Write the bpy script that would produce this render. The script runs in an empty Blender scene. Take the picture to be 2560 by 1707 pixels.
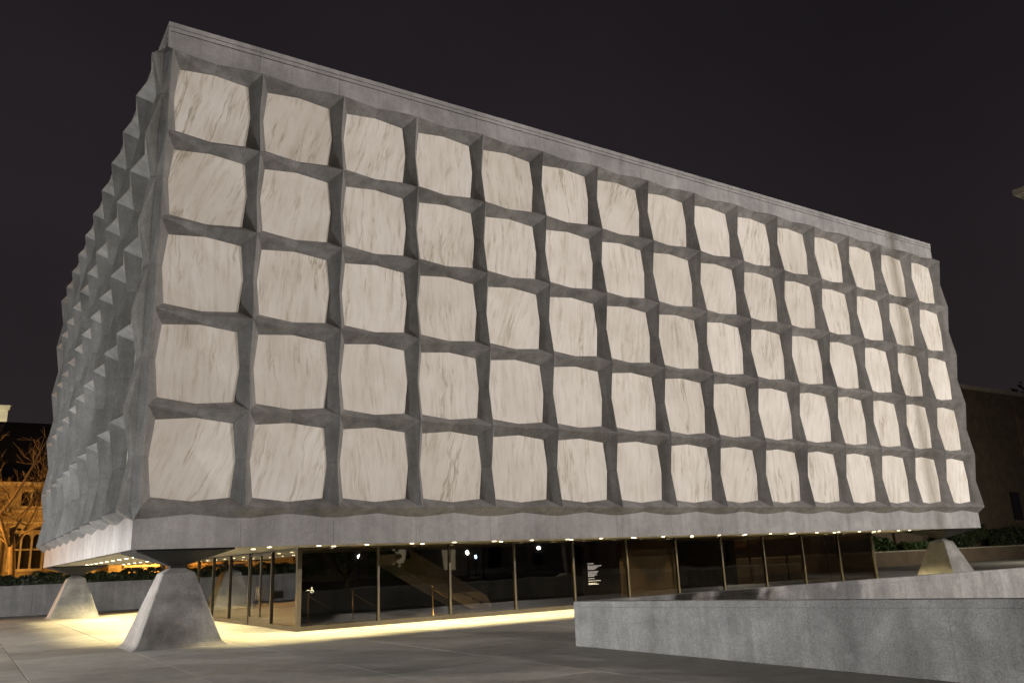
import bpy, math, random
from mathutils import Matrix, Vector

random.seed(7)
M = 2.64            # one facade module in metres
ZG = -1.3208        # ground level in modules, measured from the lowest facade ridge


def W(x, y, z):
    """module coordinates -> metres, ground at 0"""
    return (x * M, y * M, (z - ZG) * M)


scene = bpy.context.scene
COL = scene.collection

# ------------------------------------------------------------------ camera
cam_d = bpy.data.cameras.new('camera')
cam = bpy.data.objects.new('camera', cam_d)
COL.objects.link(cam)
right = Vector((0.84068, -0.53997, -0.04115))
up = Vector((-0.10523, -0.23743, 0.96569))
fwd = Vector((0.53121, 0.80750, 0.25643))
mw = Matrix.Identity(4)
for r in range(3):
    mw[r][0] = right[r]
    mw[r][1] = up[r]
    mw[r][2] = -fwd[r]
mw.translation = Vector((-3.6622, -23.4440, 1.7753))
cam.matrix_world = mw
cam_d.sensor_width = 36
cam_d.lens = 29.152
cam_d.clip_start = 0.1
cam_d.clip_end = 3000
scene.camera = cam

# ------------------------------------------------------------------ night sky
world = bpy.data.worlds.new('World')
scene.world = world
world.use_nodes = True
wn = world.node_tree.nodes
wl = world.node_tree.links
bg = wn['Background']
tcw = wn.new('ShaderNodeTexCoord')
sepw = wn.new('ShaderNodeSeparateXYZ')
rampw = wn.new('ShaderNodeValToRGB')
rampw.color_ramp.elements[0].position = 0.0
rampw.color_ramp.elements[0].color = (0.0225, 0.0180, 0.0195, 1)
rampw.color_ramp.elements[1].position = 0.70
rampw.color_ramp.elements[1].color = (0.0112, 0.0092, 0.0118, 1)
wl.new(tcw.outputs['Generated'], sepw.inputs[0])
wl.new(sepw.outputs['Z'], rampw.inputs[0])
# thin high cloud catching the town's glow
cn = wn.new('ShaderNodeTexNoise')
cn.inputs['Scale'].default_value = 1.7
cn.inputs['Detail'].default_value = 4
wl.new(tcw.outputs['Generated'], cn.inputs['Vector'])
cm = wn.new('ShaderNodeMapRange')
cm.inputs['From Min'].default_value = 0.3
cm.inputs['From Max'].default_value = 0.7
cm.inputs['To Min'].default_value = 0.78
cm.inputs['To Max'].default_value = 1.22
wl.new(cn.outputs['Fac'], cm.inputs['Value'])
cx_ = wn.new('ShaderNodeVectorMath')
cx_.operation = 'SCALE'
wl.new(rampw.outputs[0], cx_.inputs[0])
wl.new(cm.outputs[0], cx_.inputs['Scale'])
wl.new(cx_.outputs[0], bg.inputs['Color'])
bg.inputs['Strength'].default_value = 1.0

# ------------------------------------------------------------------ exposure
vs = scene.view_settings
vs.view_transform = 'Standard'
vs.look = 'None'
vs.exposure = 0.0
vs.gamma = 1.0
vs.use_curve_mapping = False
scene.cycles.use_light_tree = True
scene.cycles.max_bounces = 6
scene.cycles.diffuse_bounces = 3
scene.cycles.sample_clamp_indirect = 4.0
scene.cycles.caustics_reflective = False
scene.cycles.caustics_refractive = False


# ------------------------------------------------------------------ helpers
def tag(o, label=None, cat=None, group=None, kind=None):
    if label:
        o['label'] = label
    if cat:
        o['category'] = cat
    if group:
        o['group'] = group
    if kind:
        o['kind'] = kind
    return o


def link(o, parent=None, keep=False):
    COL.objects.link(o)
    if parent is not None:
        o.parent = parent
        if keep:
            o.matrix_parent_inverse = parent.matrix_world.inverted()
    return o


def empty(name, loc, rz=0.0):
    o = bpy.data.objects.new(name, None)
    o.location = loc
    o.rotation_euler = (0, 0, rz)
    o.empty_display_size = 0.5
    COL.objects.link(o)
    return o


class MB:
    """collects faces for one mesh"""

    def __init__(s):
        s.v = []
        s.f = []
        s.sm = []

    def add(s, verts, faces, smooth=False):
        b = len(s.v)
        s.v += [tuple(p) for p in verts]
        for f in faces:
            s.f.append(tuple(b + i for i in f))
            s.sm.append(smooth)

    def box(s, x0, x1, y0, y1, z0, z1):
        v = [(x0, y0, z0), (x1, y0, z0), (x1, y1, z0), (x0, y1, z0), (x0, y0, z1), (x1, y0, z1), (x1, y1, z1), (x0, y1, z1)]
        s.add(v, [(3, 2, 1, 0), (4, 5, 6, 7), (0, 1, 5, 4), (1, 2, 6, 5), (2, 3, 7, 6), (3, 0, 4, 7)])

    def bbox(s, x0, x1, y0, y1, z0, z1, b):
        """box with chamfered vertical and top edges"""
        rings = []
        for z, i in ((z0, 0.0), (z1 - b, 0.0), (z1, b)):
            a0, a1, c0, c1 = x0 + i, x1 - i, y0 + i, y1 - i
            rings.append([(a0 + b, c0, z), (a1 - b, c0, z), (a1, c0 + b, z), (a1, c1 - b, z), (a1 - b, c1, z), (a0 + b, c1, z), (a0, c1 - b, z), (a0, c0 + b, z)])
        s.loft(rings)

    def loft(s, rings, caps=True, smooth=False):
        n = len(rings[0])
        v = [p for r in rings for p in r]
        f = []
        for k in range(len(rings) - 1):
            for i in range(n):
                j = (i + 1) % n
                f.append((k * n + i, k * n + j, (k + 1) * n + j, (k + 1) * n + i))
        if caps:
            f.append(tuple(reversed(range(n))))
            f.append(tuple((len(rings) - 1) * n + i for i in range(n)))
        s.add(v, f, smooth)

    def tube(s, pts, rads, n=8, smooth=True):
        rings = []
        prev = None
        for i, p in enumerate(pts):
            p = Vector(p)
            a = Vector(pts[max(0, i - 1)])
            b = Vector(pts[min(len(pts) - 1, i + 1)])
            d = (b - a).normalized()
            if prev is None:
                u = d.orthogonal().normalized()
            else:
                u = (prev - d * prev.dot(d)).normalized()
            prev = u
            w = d.cross(u)
            rings.append([tuple(p + (u * math.cos(2 * math.pi * k / n) + w * math.sin(2 * math.pi * k / n)) * rads[i]) for k in range(n)])
        s.loft(rings, True, smooth)

    def lathe(s, prof, n=16, c=(0, 0, 0), smooth=True):
        rings = [[(c[0] + r * math.cos(2 * math.pi * k / n), c[1] + r * math.sin(2 * math.pi * k / n), c[2] + z) for k in range(n)] for r, z in prof]
        s.loft(rings, True, smooth)

    def mesh(s, name, mat):
        me = bpy.data.meshes.new(name)
        me.from_pydata(s.v, [], s.f)
        me.polygons.foreach_set('use_smooth', s.sm)
        if mat:
            me.materials.append(mat)
        me.update()
        return me

    def build(s, name, mat, parent=None, loc=(0, 0, 0), rz=0.0):
        o = bpy.data.objects.new(name, s.mesh(name, mat))
        o.location = loc
        o.rotation_euler = (0, 0, rz)
        return link(o, parent)


def inst(me, name, parent, loc, rz=0.0):
    o = bpy.data.objects.new(name, me)
    o.location = loc
    o.rotation_euler = (0, 0, rz)
    return link(o, parent)


# ------------------------------------------------------------------ materials
def new_mat(name):
    m = bpy.data.materials.new(name)
    m.use_nodes = True
    nt = m.node_tree
    return m, nt.nodes, nt.links, nt.nodes['Principled BSDF']


def nnode(nodes, t, **kw):
    n = nodes.new(t)
    for k, v in kw.items():
        setattr(n, k, v)
    return n


def noise(nodes, links, vec, scale, detail=4, rough=0.55, dist=0.0):
    n = nodes.new('ShaderNodeTexNoise')
    n.inputs['Scale'].default_value = scale
    n.inputs['Detail'].default_value = detail
    n.inputs['Roughness'].default_value = rough
    n.inputs['Distortion'].default_value = dist
    if vec is not None:
        links.new(vec, n.inputs['Vector'])
    return n.outputs['Fac']


def ramp(nodes, links, fac, stops):
    r = nodes.new('ShaderNodeValToRGB')
    el = r.color_ramp.elements
    while len(el) > 1:
        el.remove(el[-1])
    el[0].position = stops[0][0]
    el[0].color = (*stops[0][1], 1)
    for p, c in stops[1:]:
        e = el.new(p)
        e.color = (*c, 1)
    links.new(fac, r.inputs[0])
    return r.outputs[0]


def mapping(nodes, links, vec, scale=(1, 1, 1), rot=(0, 0, 0), loc=(0, 0, 0)):
    m = nodes.new('ShaderNodeMapping')
    m.inputs['Scale'].default_value = scale
    m.inputs['Rotation'].default_value = rot
    m.inputs['Location'].default_value = loc
    links.new(vec, m.inputs['Vector'])
    return m.outputs[0]


def mixc(nodes, links, fac, a, b, mode='MIX'):
    m = nodes.new('ShaderNodeMix')
    m.data_type = 'RGBA'
    m.blend_type = mode
    for s, v in ((m.inputs[0], fac), (m.inputs[6], a), (m.inputs[7], b)):
        if isinstance(v, (int, float)):
            s.default_value = v
        elif isinstance(v, tuple):
            s.default_value = (*v, 1)
        else:
            links.new(v, s)
    return m.outputs[2]


def bump(nodes, links, bsdf, h, strength, dist):
    b = nodes.new('ShaderNodeBump')
    b.inputs['Strength'].default_value = strength
    b.inputs['Distance'].default_value = dist
    links.new(h, b.inputs['Height'])
    links.new(b.outputs[0], bsdf.inputs['Normal'])


def pos(nodes):
    return nodes.new('ShaderNodeNewGeometry').outputs['Position']


def granite(name, lo, hi, stain=0.35, rough=0.75, streak=True, cloud=0.45):
    m, N, L, B = new_mat(name)
    P = pos(N)
    base = ramp(N, L, noise(N, L, P, cloud, 6, 0.62, 0.6), [(0.32, lo), (0.68, hi)])
    speck = noise(N, L, P, 38, 2, 0.7)
    base = mixc(N, L, 0.75, base, ramp(N, L, speck, [(0.35, (0.66, 0.66, 0.66)), (0.62, (1.16, 1.16, 1.16))]), 'MULTIPLY')
    blot = noise(N, L, P, 4.5, 5, 0.7, 0.4)
    base = mixc(N, L, 0.42, base, ramp(N, L, blot, [(0.36, (0.74, 0.73, 0.72)), (0.60, (1.10, 1.10, 1.10))]), 'MULTIPLY')
    if streak:
        st = noise(N, L, mapping(N, L, P, (2.2, 2.2, 0.16)), 1.0, 5, 0.65)
        base = mixc(N, L, stain, base, ramp(N, L, st, [(0.38, (0.55, 0.54, 0.52)), (0.6, (1.06, 1.06, 1.06))]), 'MULTIPLY')
    # each block comes from a slightly different bed
    oi = N.new('ShaderNodeObjectInfo')
    base = mixc(N, L, 0.28, base, ramp(N, L, oi.outputs['Random'], [(0.0, (0.80, 0.80, 0.81)), (0.5, (1.0, 1.0, 1.0)), (1.0, (1.13, 1.12, 1.10))]), 'MULTIPLY')
    L.new(base, B.inputs['Base Color'])
    B.inputs['Roughness'].default_value = rough
    B.inputs['Specular IOR Level'].default_value = 0.3
    bump(N, L, B, noise(N, L, P, 22, 4, 0.7), 0.25, 0.01)
    return m


def simple(name, col, rough=0.6, metal=0.0, var=0.2, scale=3.0):
    m, N, L, B = new_mat(name)
    P = pos(N)
    c = ramp(N, L, noise(N, L, P, scale, 5, 0.6), [(0.3, tuple(x * (1 - var) for x in col)), (0.7, tuple(x * (1 + var) for x in col))])
    L.new(c, B.inputs['Base Color'])
    B.inputs['Roughness'].default_value = rough
    B.inputs['Metallic'].default_value = metal
    return m


def emit(name, col, strength):
    m, N, L, B = new_mat(name)
    B.inputs['Base Color'].default_value = (*col, 1)
    B.inputs['Emission Color'].default_value = (*col, 1)
    B.inputs['Emission Strength'].default_value = strength
    return m


def marble():
    m, N, L, B = new_mat('translucent_marble')
    P = pos(N)
    oi = N.new('ShaderNodeObjectInfo')
    wn_ = N.new('ShaderNodeTexWhiteNoise')
    wn_.noise_dimensions = '1D'
    L.new(oi.outputs['Random'], wn_.inputs['W'])
    # panels lie in x-z or y-z planes: use (x+y, z) as the sheet coordinates
    sp = N.new('ShaderNodeSeparateXYZ')
    L.new(P, sp.inputs[0])
    ad = nnode(N, 'ShaderNodeMath', operation='ADD')
    L.new(sp.outputs['X'], ad.inputs[0])
    L.new(sp.outputs['Y'], ad.inputs[1])
    cb = N.new('ShaderNodeCombineXYZ')
    L.new(ad.outputs[0], cb.inputs[0])
    L.new(sp.outputs['Z'], cb.inputs[1])
    off = nnode(N, 'ShaderNodeVectorMath', operation='SCALE')
    off.inputs['Scale'].default_value = 40
    L.new(wn_.outputs['Color'], off.inputs[0])
    # each slab is turned a little differently
    ang = nnode(N, 'ShaderNodeMapRange')
    ang.inputs['To Min'].default_value = -0.06
    ang.inputs['To Max'].default_value = 0.40
    pw = nnode(N, 'ShaderNodeMath', operation='POWER')
    L.new(oi.outputs['Random'], pw.inputs[0])
    pw.inputs[1].default_value = 1.6
    L.new(pw.outputs[0], ang.inputs['Value'])
    rot = N.new('ShaderNodeVectorRotate')
    rot.rotation_type = 'Z_AXIS'
    L.new(cb.outputs[0], rot.inputs['Vector'])
    # bend the bedding so the veins wander
    L.new(ang.outputs[0], rot.inputs['Angle'])
    vec = nnode(N, 'ShaderNodeVectorMath', operation='ADD')
    L.new(rot.outputs[0], vec.inputs[0])
    L.new(off.outputs[0], vec.inputs[1])
    V = vec.outputs[0]
    wob = N.new('ShaderNodeTexNoise')
    wob.inputs['Scale'].default_value = 1.1
    wob.inputs['Detail'].default_value = 3
    L.new(V, wob.inputs['Vector'])
    wv = nnode(N, 'ShaderNodeVectorMath', operation='MULTIPLY_ADD')
    L.new(wob.outputs['Color'], wv.inputs[0])
    wv.inputs[1].default_value = (0.24, 0.24, 0.0)
    L.new(V, wv.inputs[2])
    V2 = wv.outputs[0]
    fine = noise(N, L, mapping(N, L, V2, (4.0, 0.50, 1)), 1.4, 9, 0.70, 0.3)
    veins = noise(N, L, mapping(N, L, V2, (2.4, 0.22, 1)), 1.0, 5, 0.58, 0.25)
    cloud = noise(N, L, V, 0.8, 3, 0.5)
    base = ramp(N, L, fine, [(0.26, (0.47, 0.43, 0.35)), (0.39, (0.63, 0.60, 0.535)), (0.50, (0.70, 0.675, 0.62)), (0.64, (0.735, 0.715, 0.67))])
    # sharp veins: narrow bands of the coarse noise, stronger on some slabs than on others
    sub = nnode(N, 'ShaderNodeMath', operation='SUBTRACT')
    L.new(veins, sub.inputs[0])
    sub.inputs[1].default_value = 0.50
    ab = nnode(N, 'ShaderNodeMath', operation='ABSOLUTE')
    L.new(sub.outputs[0], ab.inputs[0])
    vcol = ramp(N, L, ab.outputs[0], [(0.0, (0.46, 0.42, 0.35)), (0.009, (0.72, 0.69, 0.62)), (0.032, (1.0, 1.0, 1.0))])
    msk = ramp(N, L, noise(N, L, mapping(N, L, V, (1.3, 0.45, 1)), 1.2, 5, 0.6), [(0.44, (0, 0, 0)), (0.60, (1, 1, 1))])
    sepc = N.new('ShaderNodeSeparateColor')
    L.new(wn_.outputs['Color'], sepc.inputs[0])
    mk2 = nnode(N, 'ShaderNodeMath', operation='MULTIPLY')
    L.new(msk, mk2.inputs[0])
    mr = nnode(N, 'ShaderNodeMapRange')
    mr.inputs['To Min'].default_value = 0.45
    mr.inputs['To Max'].default_value = 1.0
    L.new(sepc.outputs[1], mr.inputs['Value'])
    L.new(mr.outputs[0], mk2.inputs[1])
    base = mixc(N, L, mk2.outputs[0], base, mixc(N, L, 1.0, base, vcol, 'MULTIPLY'))
    base = mixc(N, L, 0.6, base, ramp(N, L, cloud, [(0.35, (0.86, 0.84, 0.80)), (0.65, (1.06, 1.06, 1.06))]), 'MULTIPLY')
    base = mixc(N, L, 0.6, base, ramp(N, L, wn_.outputs['Value'], [(0.0, (0.80, 0.785, 0.745)), (0.5, (0.96, 0.955, 0.94)), (1.0, (1.06, 1.06, 1.07))]), 'MULTIPLY')
    L.new(base, B.inputs['Base Color'])
    B.inputs['Roughness'].default_value = 0.5
    B.inputs['Specular IOR Level'].default_value = 0.3
    return m


def glass_mat():
    m, N, L, B = new_mat('bronze_tinted_glass')
    N.remove(B)
    out = N['Material Output']
    tr = N.new('ShaderNodeBsdfTransparent')
    tr.inputs['Color'].default_value = (0.62, 0.58, 0.50, 1)
    gl = N.new('ShaderNodeBsdfGlossy')
    gl.inputs['Color'].default_value = (0.95, 0.93, 0.88, 1)
    gl.inputs['Roughness'].default_value = 0.012
    fr = N.new('ShaderNodeFresnel')
    fr.inputs['IOR'].default_value = 1.55
    ge = N.new('ShaderNodeNewGeometry')
    fl = nnode(N, 'ShaderNodeMath', operation='SUBTRACT')
    fl.inputs[0].default_value = 1.0
    L.new(ge.outputs['Backfacing'], fl.inputs[1])
    f2 = nnode(N, 'ShaderNodeMath', operation='MULTIPLY')
    L.new(fr.outputs[0], f2.inputs[0])
    L.new(fl.outputs[0], f2.inputs[1])
    f3 = nnode(N, 'ShaderNodeMath', operation='MULTIPLY', use_clamp=True)   # double glazing reflects about half as much again
    L.new(f2.outputs[0], f3.inputs[0])
    f3.inputs[1].default_value = 1.7
    bp = N.new('ShaderNodeBump')
    bp.inputs['Strength'].default_value = 0.10
    bp.inputs['Distance'].default_value = 0.05
    P = pos(N)
    L.new(noise(N, L, P, 0.55, 1, 0.3), bp.inputs['Height'])
    L.new(bp.outputs[0], gl.inputs['Normal'])
    mx = N.new('ShaderNodeMixShader')
    L.new(f3.outputs[0], mx.inputs[0])
    L.new(tr.outputs[0], mx.inputs[1])
    L.new(gl.outputs[0], mx.inputs[2])
    L.new(mx.outputs[0], out.inputs['Surface'])
    return m


def gothic_stone():
    m, N, L, B = new_mat('brownstone_ashlar')
    P = pos(N)
    sp = N.new('ShaderNodeSeparateXYZ')
    L.new(P, sp.inputs[0])
    cb = N.new('ShaderNodeCombineXYZ')
    L.new(sp.outputs['X'], cb.inputs[0])
    L.new(sp.outputs['Z'], cb.inputs[1])
    br = N.new('ShaderNodeTexBrick')
    br.inputs['Scale'].default_value = 1.0
    br.inputs['Brick Width'].default_value = 0.62
    br.inputs['Row Height'].default_value = 0.26
    br.inputs['Mortar Size'].default_value = 0.012
    br.inputs['Color1'].default_value = (0.34, 0.29, 0.20, 1)
    br.inputs['Color2'].default_value = (0.22, 0.18, 0.12, 1)
    br.inputs['Mortar'].default_value = (0.28, 0.25, 0.2, 1)
    L.new(cb.outputs[0], br.inputs['Vector'])
    n = ramp(N, L, noise(N, L, P, 1.2, 5, 0.6), [(0.3, (0.7, 0.7, 0.7)), (0.7, (1.15, 1.15, 1.15))])
    L.new(mixc(N, L, 0.8, br.outputs['Color'], n, 'MULTIPLY'), B.inputs['Base Color'])
    B.inputs['Roughness'].default_value = 0.85
    return m


def leaf_mat(name, a, b):
    m, N, L, B = new_mat(name)
    P = pos(N)
    L.new(ramp(N, L, noise(N, L, P, 6, 3, 0.6), [(0.3, a), (0.7, b)]), B.inputs['Base Color'])
    B.inputs['Roughness'].default_value = 0.55
    return m


def paving_mat():
    m, N, L, B = new_mat('granite_paving')
    P = pos(N)
    base = ramp(N, L, noise(N, L, P, 0.55, 7, 0.65, 0.4), [(0.3, (0.26, 0.25, 0.23)), (0.7, (0.41, 0.40, 0.37))])
    base = mixc(N, L, 0.55, base, ramp(N, L, noise(N, L, P, 3.2, 6, 0.7), [(0.35, (0.70, 0.70, 0.68)), (0.62, (1.08, 1.08, 1.08))]), 'MULTIPLY')
    base = mixc(N, L, 0.5, base, ramp(N, L, noise(N, L, P, 45, 2, 0.7), [(0.35, (0.75, 0.75, 0.75)), (0.62, (1.1, 1.1, 1.1))]), 'MULTIPLY')
    oi = N.new('ShaderNodeObjectInfo')
    base = mixc(N, L, 0.85, base, ramp(N, L, oi.outputs['Random'], [(0.0, (0.70, 0.70, 0.69)), (1.0, (1.16, 1.15, 1.13))]), 'MULTIPLY')
    # a few spots of chewing gum and damp
    gum = N.new('ShaderNodeTexVoronoi')
    gum.inputs['Scale'].default_value = 1.7
    L.new(P, gum.inputs['Vector'])
    base = mixc(N, L, 1.0, base, ramp(N, L, gum.outputs['Distance'], [(0.03, (0.55, 0.55, 0.54)), (0.06, (1, 1, 1))]), 'MULTIPLY')
    L.new(base, B.inputs['Base Color'])
    B.inputs['Roughness'].default_value = 0.62
    B.inputs['Specular IOR Level'].default_value = 0.35
    bump(N, L, B, noise(N, L, P, 14, 5, 0.7), 0.25, 0.012)
    return m


G_FACADE = granite('grey_facade_granite', (0.185, 0.183, 0.178), (0.33, 0.325, 0.315), 0.60)
G_FASCIA = granite('grey_fascia_granite', (0.25, 0.25, 0.25), (0.40, 0.395, 0.39), 0.34)
G_PIER = granite('pier_granite', (0.13, 0.128, 0.125), (0.33, 0.325, 0.31), 0.30, 0.7, True, 0.8)
G_WALL = granite('parapet_granite', (0.25, 0.25, 0.247), (0.42, 0.42, 0.41), 0.45, 0.75, True, 0.9)
G_BACK = granite('planter_granite', (0.20, 0.20, 0.20), (0.32, 0.32, 0.32), 0.45)
MARBLE = marble()
GLASS = glass_mat()
BRONZE = simple('dark_bronze', (0.055, 0.047, 0.034), 0.42, 0.75, 0.2, 6)
BLACKMETAL = simple('black_steel', (0.012, 0.0115, 0.011), 0.9, 0.0, 0.15, 6)
SOFFIT = simple('painted_soffit', (0.78, 0.72, 0.56), 0.75, 0, 0.05, 0.8)
STRUCT = simple('dark_backing', (0.03, 0.03, 0.03), 0.9)
ROOFM = simple('roof_membrane', (0.08, 0.08, 0.08), 0.9)
LENS = emit('warm_downlight_lens', (1.0, 0.82, 0.52), 16)
PAVING = paving_mat()
JOINT = simple('joint_sand', (0.022, 0.021, 0.019), 0.95)
GROUNDM = simple('dark_ground', (0.06, 0.06, 0.055), 0.95, 0, 0.25, 0.5)
GOTH = gothic_stone()
GOTHTRIM = simple('carved_limestone', (0.42, 0.37, 0.28), 0.8, 0, 0.25, 2.5)
DARKGLASS = simple('dark_leaded_glass', (0.012, 0.012, 0.013), 0.15)
SLATE = simple('roof_slate', (0.035, 0.035, 0.04), 0.8)
BARK = simple('grey_bark', (0.21, 0.16, 0.10), 0.9, 0, 0.3, 9)
YEW = leaf_mat('yew_needles', (0.016, 0.026, 0.010), (0.045, 0.062, 0.022))
SHRUB = leaf_mat('shrub_leaves', (0.035, 0.075, 0.018), (0.10, 0.17, 0.05))
IVY = leaf_mat('ivy_leaves', (0.02, 0.032, 0.012), (0.05, 0.07, 0.028))
LIME = simple('pale_limestone', (0.42, 0.38, 0.30), 0.85, 0, 0.2, 1.2)
DIMSTONE = simple('brown_sandstone', (0.16, 0.12, 0.085), 0.9, 0, 0.25, 1.0)
STAIR = simple('travertine_stair', (0.40, 0.34, 0.26), 0.6, 0, 0.1, 2)
CORE = simple('bronze_core_panel', (0.085, 0.072, 0.060), 0.35, 0.15, 0.3, 1.3)
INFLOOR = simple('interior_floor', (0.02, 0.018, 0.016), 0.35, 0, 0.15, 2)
WHITE = emit('white_vinyl_glow', (0.5, 0.5, 0.5), 0.02)  # lettering given a faint glow of its own so it shows

# ------------------------------------------------------------------ ground
ground = MB()
ground.add([(-900, -900, -0.30), (900, -900, -0.30), (900, 1200, -0.30), (-900, 1200, -0.30)], [(0, 1, 2, 3)])
tag(ground.build('ground', GROUNDM), 'dark ground beyond the plaza', 'ground', kind='structure')

plaza = empty('plaza', (0, 0, 0))
tag(plaza, 'grey granite slab plaza around and under the library', 'plaza', kind='structure')
# bed with an opening for the sunken court
XJ, SJ = 0.07, 0.965           # paving joints, in modules
CX0, CX1, CY0, CY1 = 2.86, 16.0, -12.0, -3.24   # opening of the sunken court
bed = MB()
for (x0, x1, y0, y1) in ((-30, 42, CY1, 12.4), (-30, CX0, -40, CY1), (CX1, 42, -40, CY1), (CX0, CX1, -40, CY0)):
    a, b = W(x0, y0, ZG), W(x1, y1, ZG)
    bed.add([(a[0], a[1], -0.02), (b[0], a[1], -0.02), (b[0], b[1], -0.02), (a[0], b[1], -0.02)], [(0, 1, 2, 3)])
bed.build('joint_bed', JOINT, plaza)
g = 0.010
slab = MB()
hs = SJ * M / 2 - g
slab.bbox(-hs, hs, -hs, hs, -0.06, 0.0, 0.0015)
slab_me = slab.mesh('paving_slab', PAVING)
far = MB()
count = 0
near_cells = []
for i in range(-14, 34):
    for j in range(-18, 14):
        cx = XJ + (i + 0.5) * SJ
        cy = 0.30 + (j + 0.5) * SJ
        if cy > 12.35:
            continue
        if cx + SJ / 2 > CX0 - 0.02 and cx - SJ / 2 < CX1 and cy - SJ / 2 < CY1 + 0.02 and cy + SJ / 2 > CY0:
            # cut slabs round the court
            x0, x1, y0, y1 = cx - SJ / 2, cx + SJ / 2, cy - SJ / 2, cy + SJ / 2
            parts = []
            if y1 > CY1:
                parts.append((x0, x1, max(y0, CY1), y1))
            if x0 < CX0:
                parts.append((x0, min(x1, CX0), y0, min(y1, CY1)))
            for (p0, p1, q0, q1) in parts:
                if p1 - p0 > 0.03 and q1 - q0 > 0.03:
                    far.box(p0 * M + g, p1 * M - g, q0 * M + g, q1 * M - g, -0.06, 0)
            continue
        near_cells.append((math.hypot(cx + 1.39, cy + 8.9), cx, cy))
vis = []
for d, cx, cy in near_cells:
    v = Vector((cx * M, cy * M, 0)) - mw.translation
    a = math.atan2(v.dot(right), max(v.dot(fwd), 0.01))
    vis.append((0 if abs(a) < 0.75 and v.dot(fwd) > 0 else 1, d, cx, cy))
vis.sort()
for k, (o_, d, cx, cy) in enumerate(vis):
    if k < 260 and o_ == 0 and d < 24:
        inst(slab_me, 'paving_slab', plaza, (cx * M, cy * M, random.uniform(-0.0015, 0.0015)), random.choice((0, math.pi)))
    else:
        far.box(cx * M - hs, cx * M + hs, cy * M - hs, cy * M + hs, -0.06, 0)
fo = far.build('outer_paving', PAVING, plaza)
fo['kind'] = 'stuff'
court = MB()
a, b = W(CX0, CY0, ZG), W(CX1, CY1, ZG)
court.add([(a[0], a[1], -0.28), (b[0], a[1], -0.28), (b[0], b[1], -0.28), (a[0], b[1], -0.28)], [(0, 1, 2, 3)])
tag(court.build('court_floor', LIME), 'pale floor of the sunken court inside the parapet', 'court floor', kind='structure')

# ------------------------------------------------------------------ library
lib = empty('library_building', W(7.5, 5, ZG))
tag(lib, 'library of white marble panels in a grey granite grid, raised on four piers', 'building')
LX, LY, LZ = lib.location


def part(mb_or_me, name, mat=None, loc=(0, 0, 0), rz=0.0, parent=None):
    """part placed in world metres"""
    me = mb_or_me.mesh(name, mat) if isinstance(mb_or_me, MB) else mb_or_me
    o = bpy.data.objects.new(name, me)
    o.rotation_euler = (0, 0, rz)
    if parent is None:
        o.parent = lib
        o.location = (loc[0] - LX, loc[1] - LY, loc[2] - LZ)
    else:
        o.parent = parent
        pl = parent.location
        o.location = (loc[0] - pl[0] - LX, loc[1] - pl[1] - LY, loc[2] - pl[2] - LZ)
    COL.objects.link(o)
    return o


P_N, P_M = 0.190, 0.112       # ridge projection at the node and at midspan
HN, HM = 0.114, 0.074         # half widths at the node and at midspan
GJ = 0.0013                   # half joint
YB = 0.05
ZF, ZT = -0.386, 5.435       # underside and top
Q = 0.03                      # fascia plane


def cross(up_arm=True, down_arm=True):
    b = MB()
    e = 0.5 - GJ
    dirs = {'r': (1, 0), 'u': (0, 1), 'l': (-1, 0), 'd': (0, -1)}
    c = (0, -P_N, 0)
    corners = {}
    for sx in (1, -1):
        for sz in (1, -1):
            corners[(sx, sz)] = ((sx * HN, 0, sz * HN), (sx * HN, YB, sz * HN))
    for k, (dx, dz) in dirs.items():
        if dx:
            n1, n2 = corners[(dx, 1)], corners[(dx, -1)]
        else:
            n1, n2 = corners[(1, dz)], corners[(-1, dz)]
        if (k == 'u' and not up_arm) or (k == 'd' and not down_arm):
            b.add([c, n1[0], n2[0], n1[1], n2[1]], [(0, 1, 2), (1, 3, 4, 2)])
            continue
        t = (dx * e, -P_M, dz * e)
        if dx:
            e1, e2 = (dx * e, 0, HM), (dx * e, 0, -HM)
            f1, f2 = (dx * e, YB, HM), (dx * e, YB, -HM)
        else:
            e1, e2 = (HM, 0, dz * e), (-HM, 0, dz * e)
            f1, f2 = (HM, YB, dz * e), (-HM, YB, dz * e)
        b.add([c, t, e1, n1[0]], [(0, 1, 2, 3)])
        b.add([c, t, e2, n2[0]], [(0, 3, 2, 1)])
        b.add([n1[0], e1, f1, n1[1]], [(0, 1, 2, 3)])
        b.add([n2[0], e2, f2, n2[1]], [(0, 3, 2, 1)])
        b.add([t, e1, f1, f2, e2], [(0, 1, 2, 3, 4)])
    b.v = [tuple(x * M for x in p) for p in b.v]
    return b


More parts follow.
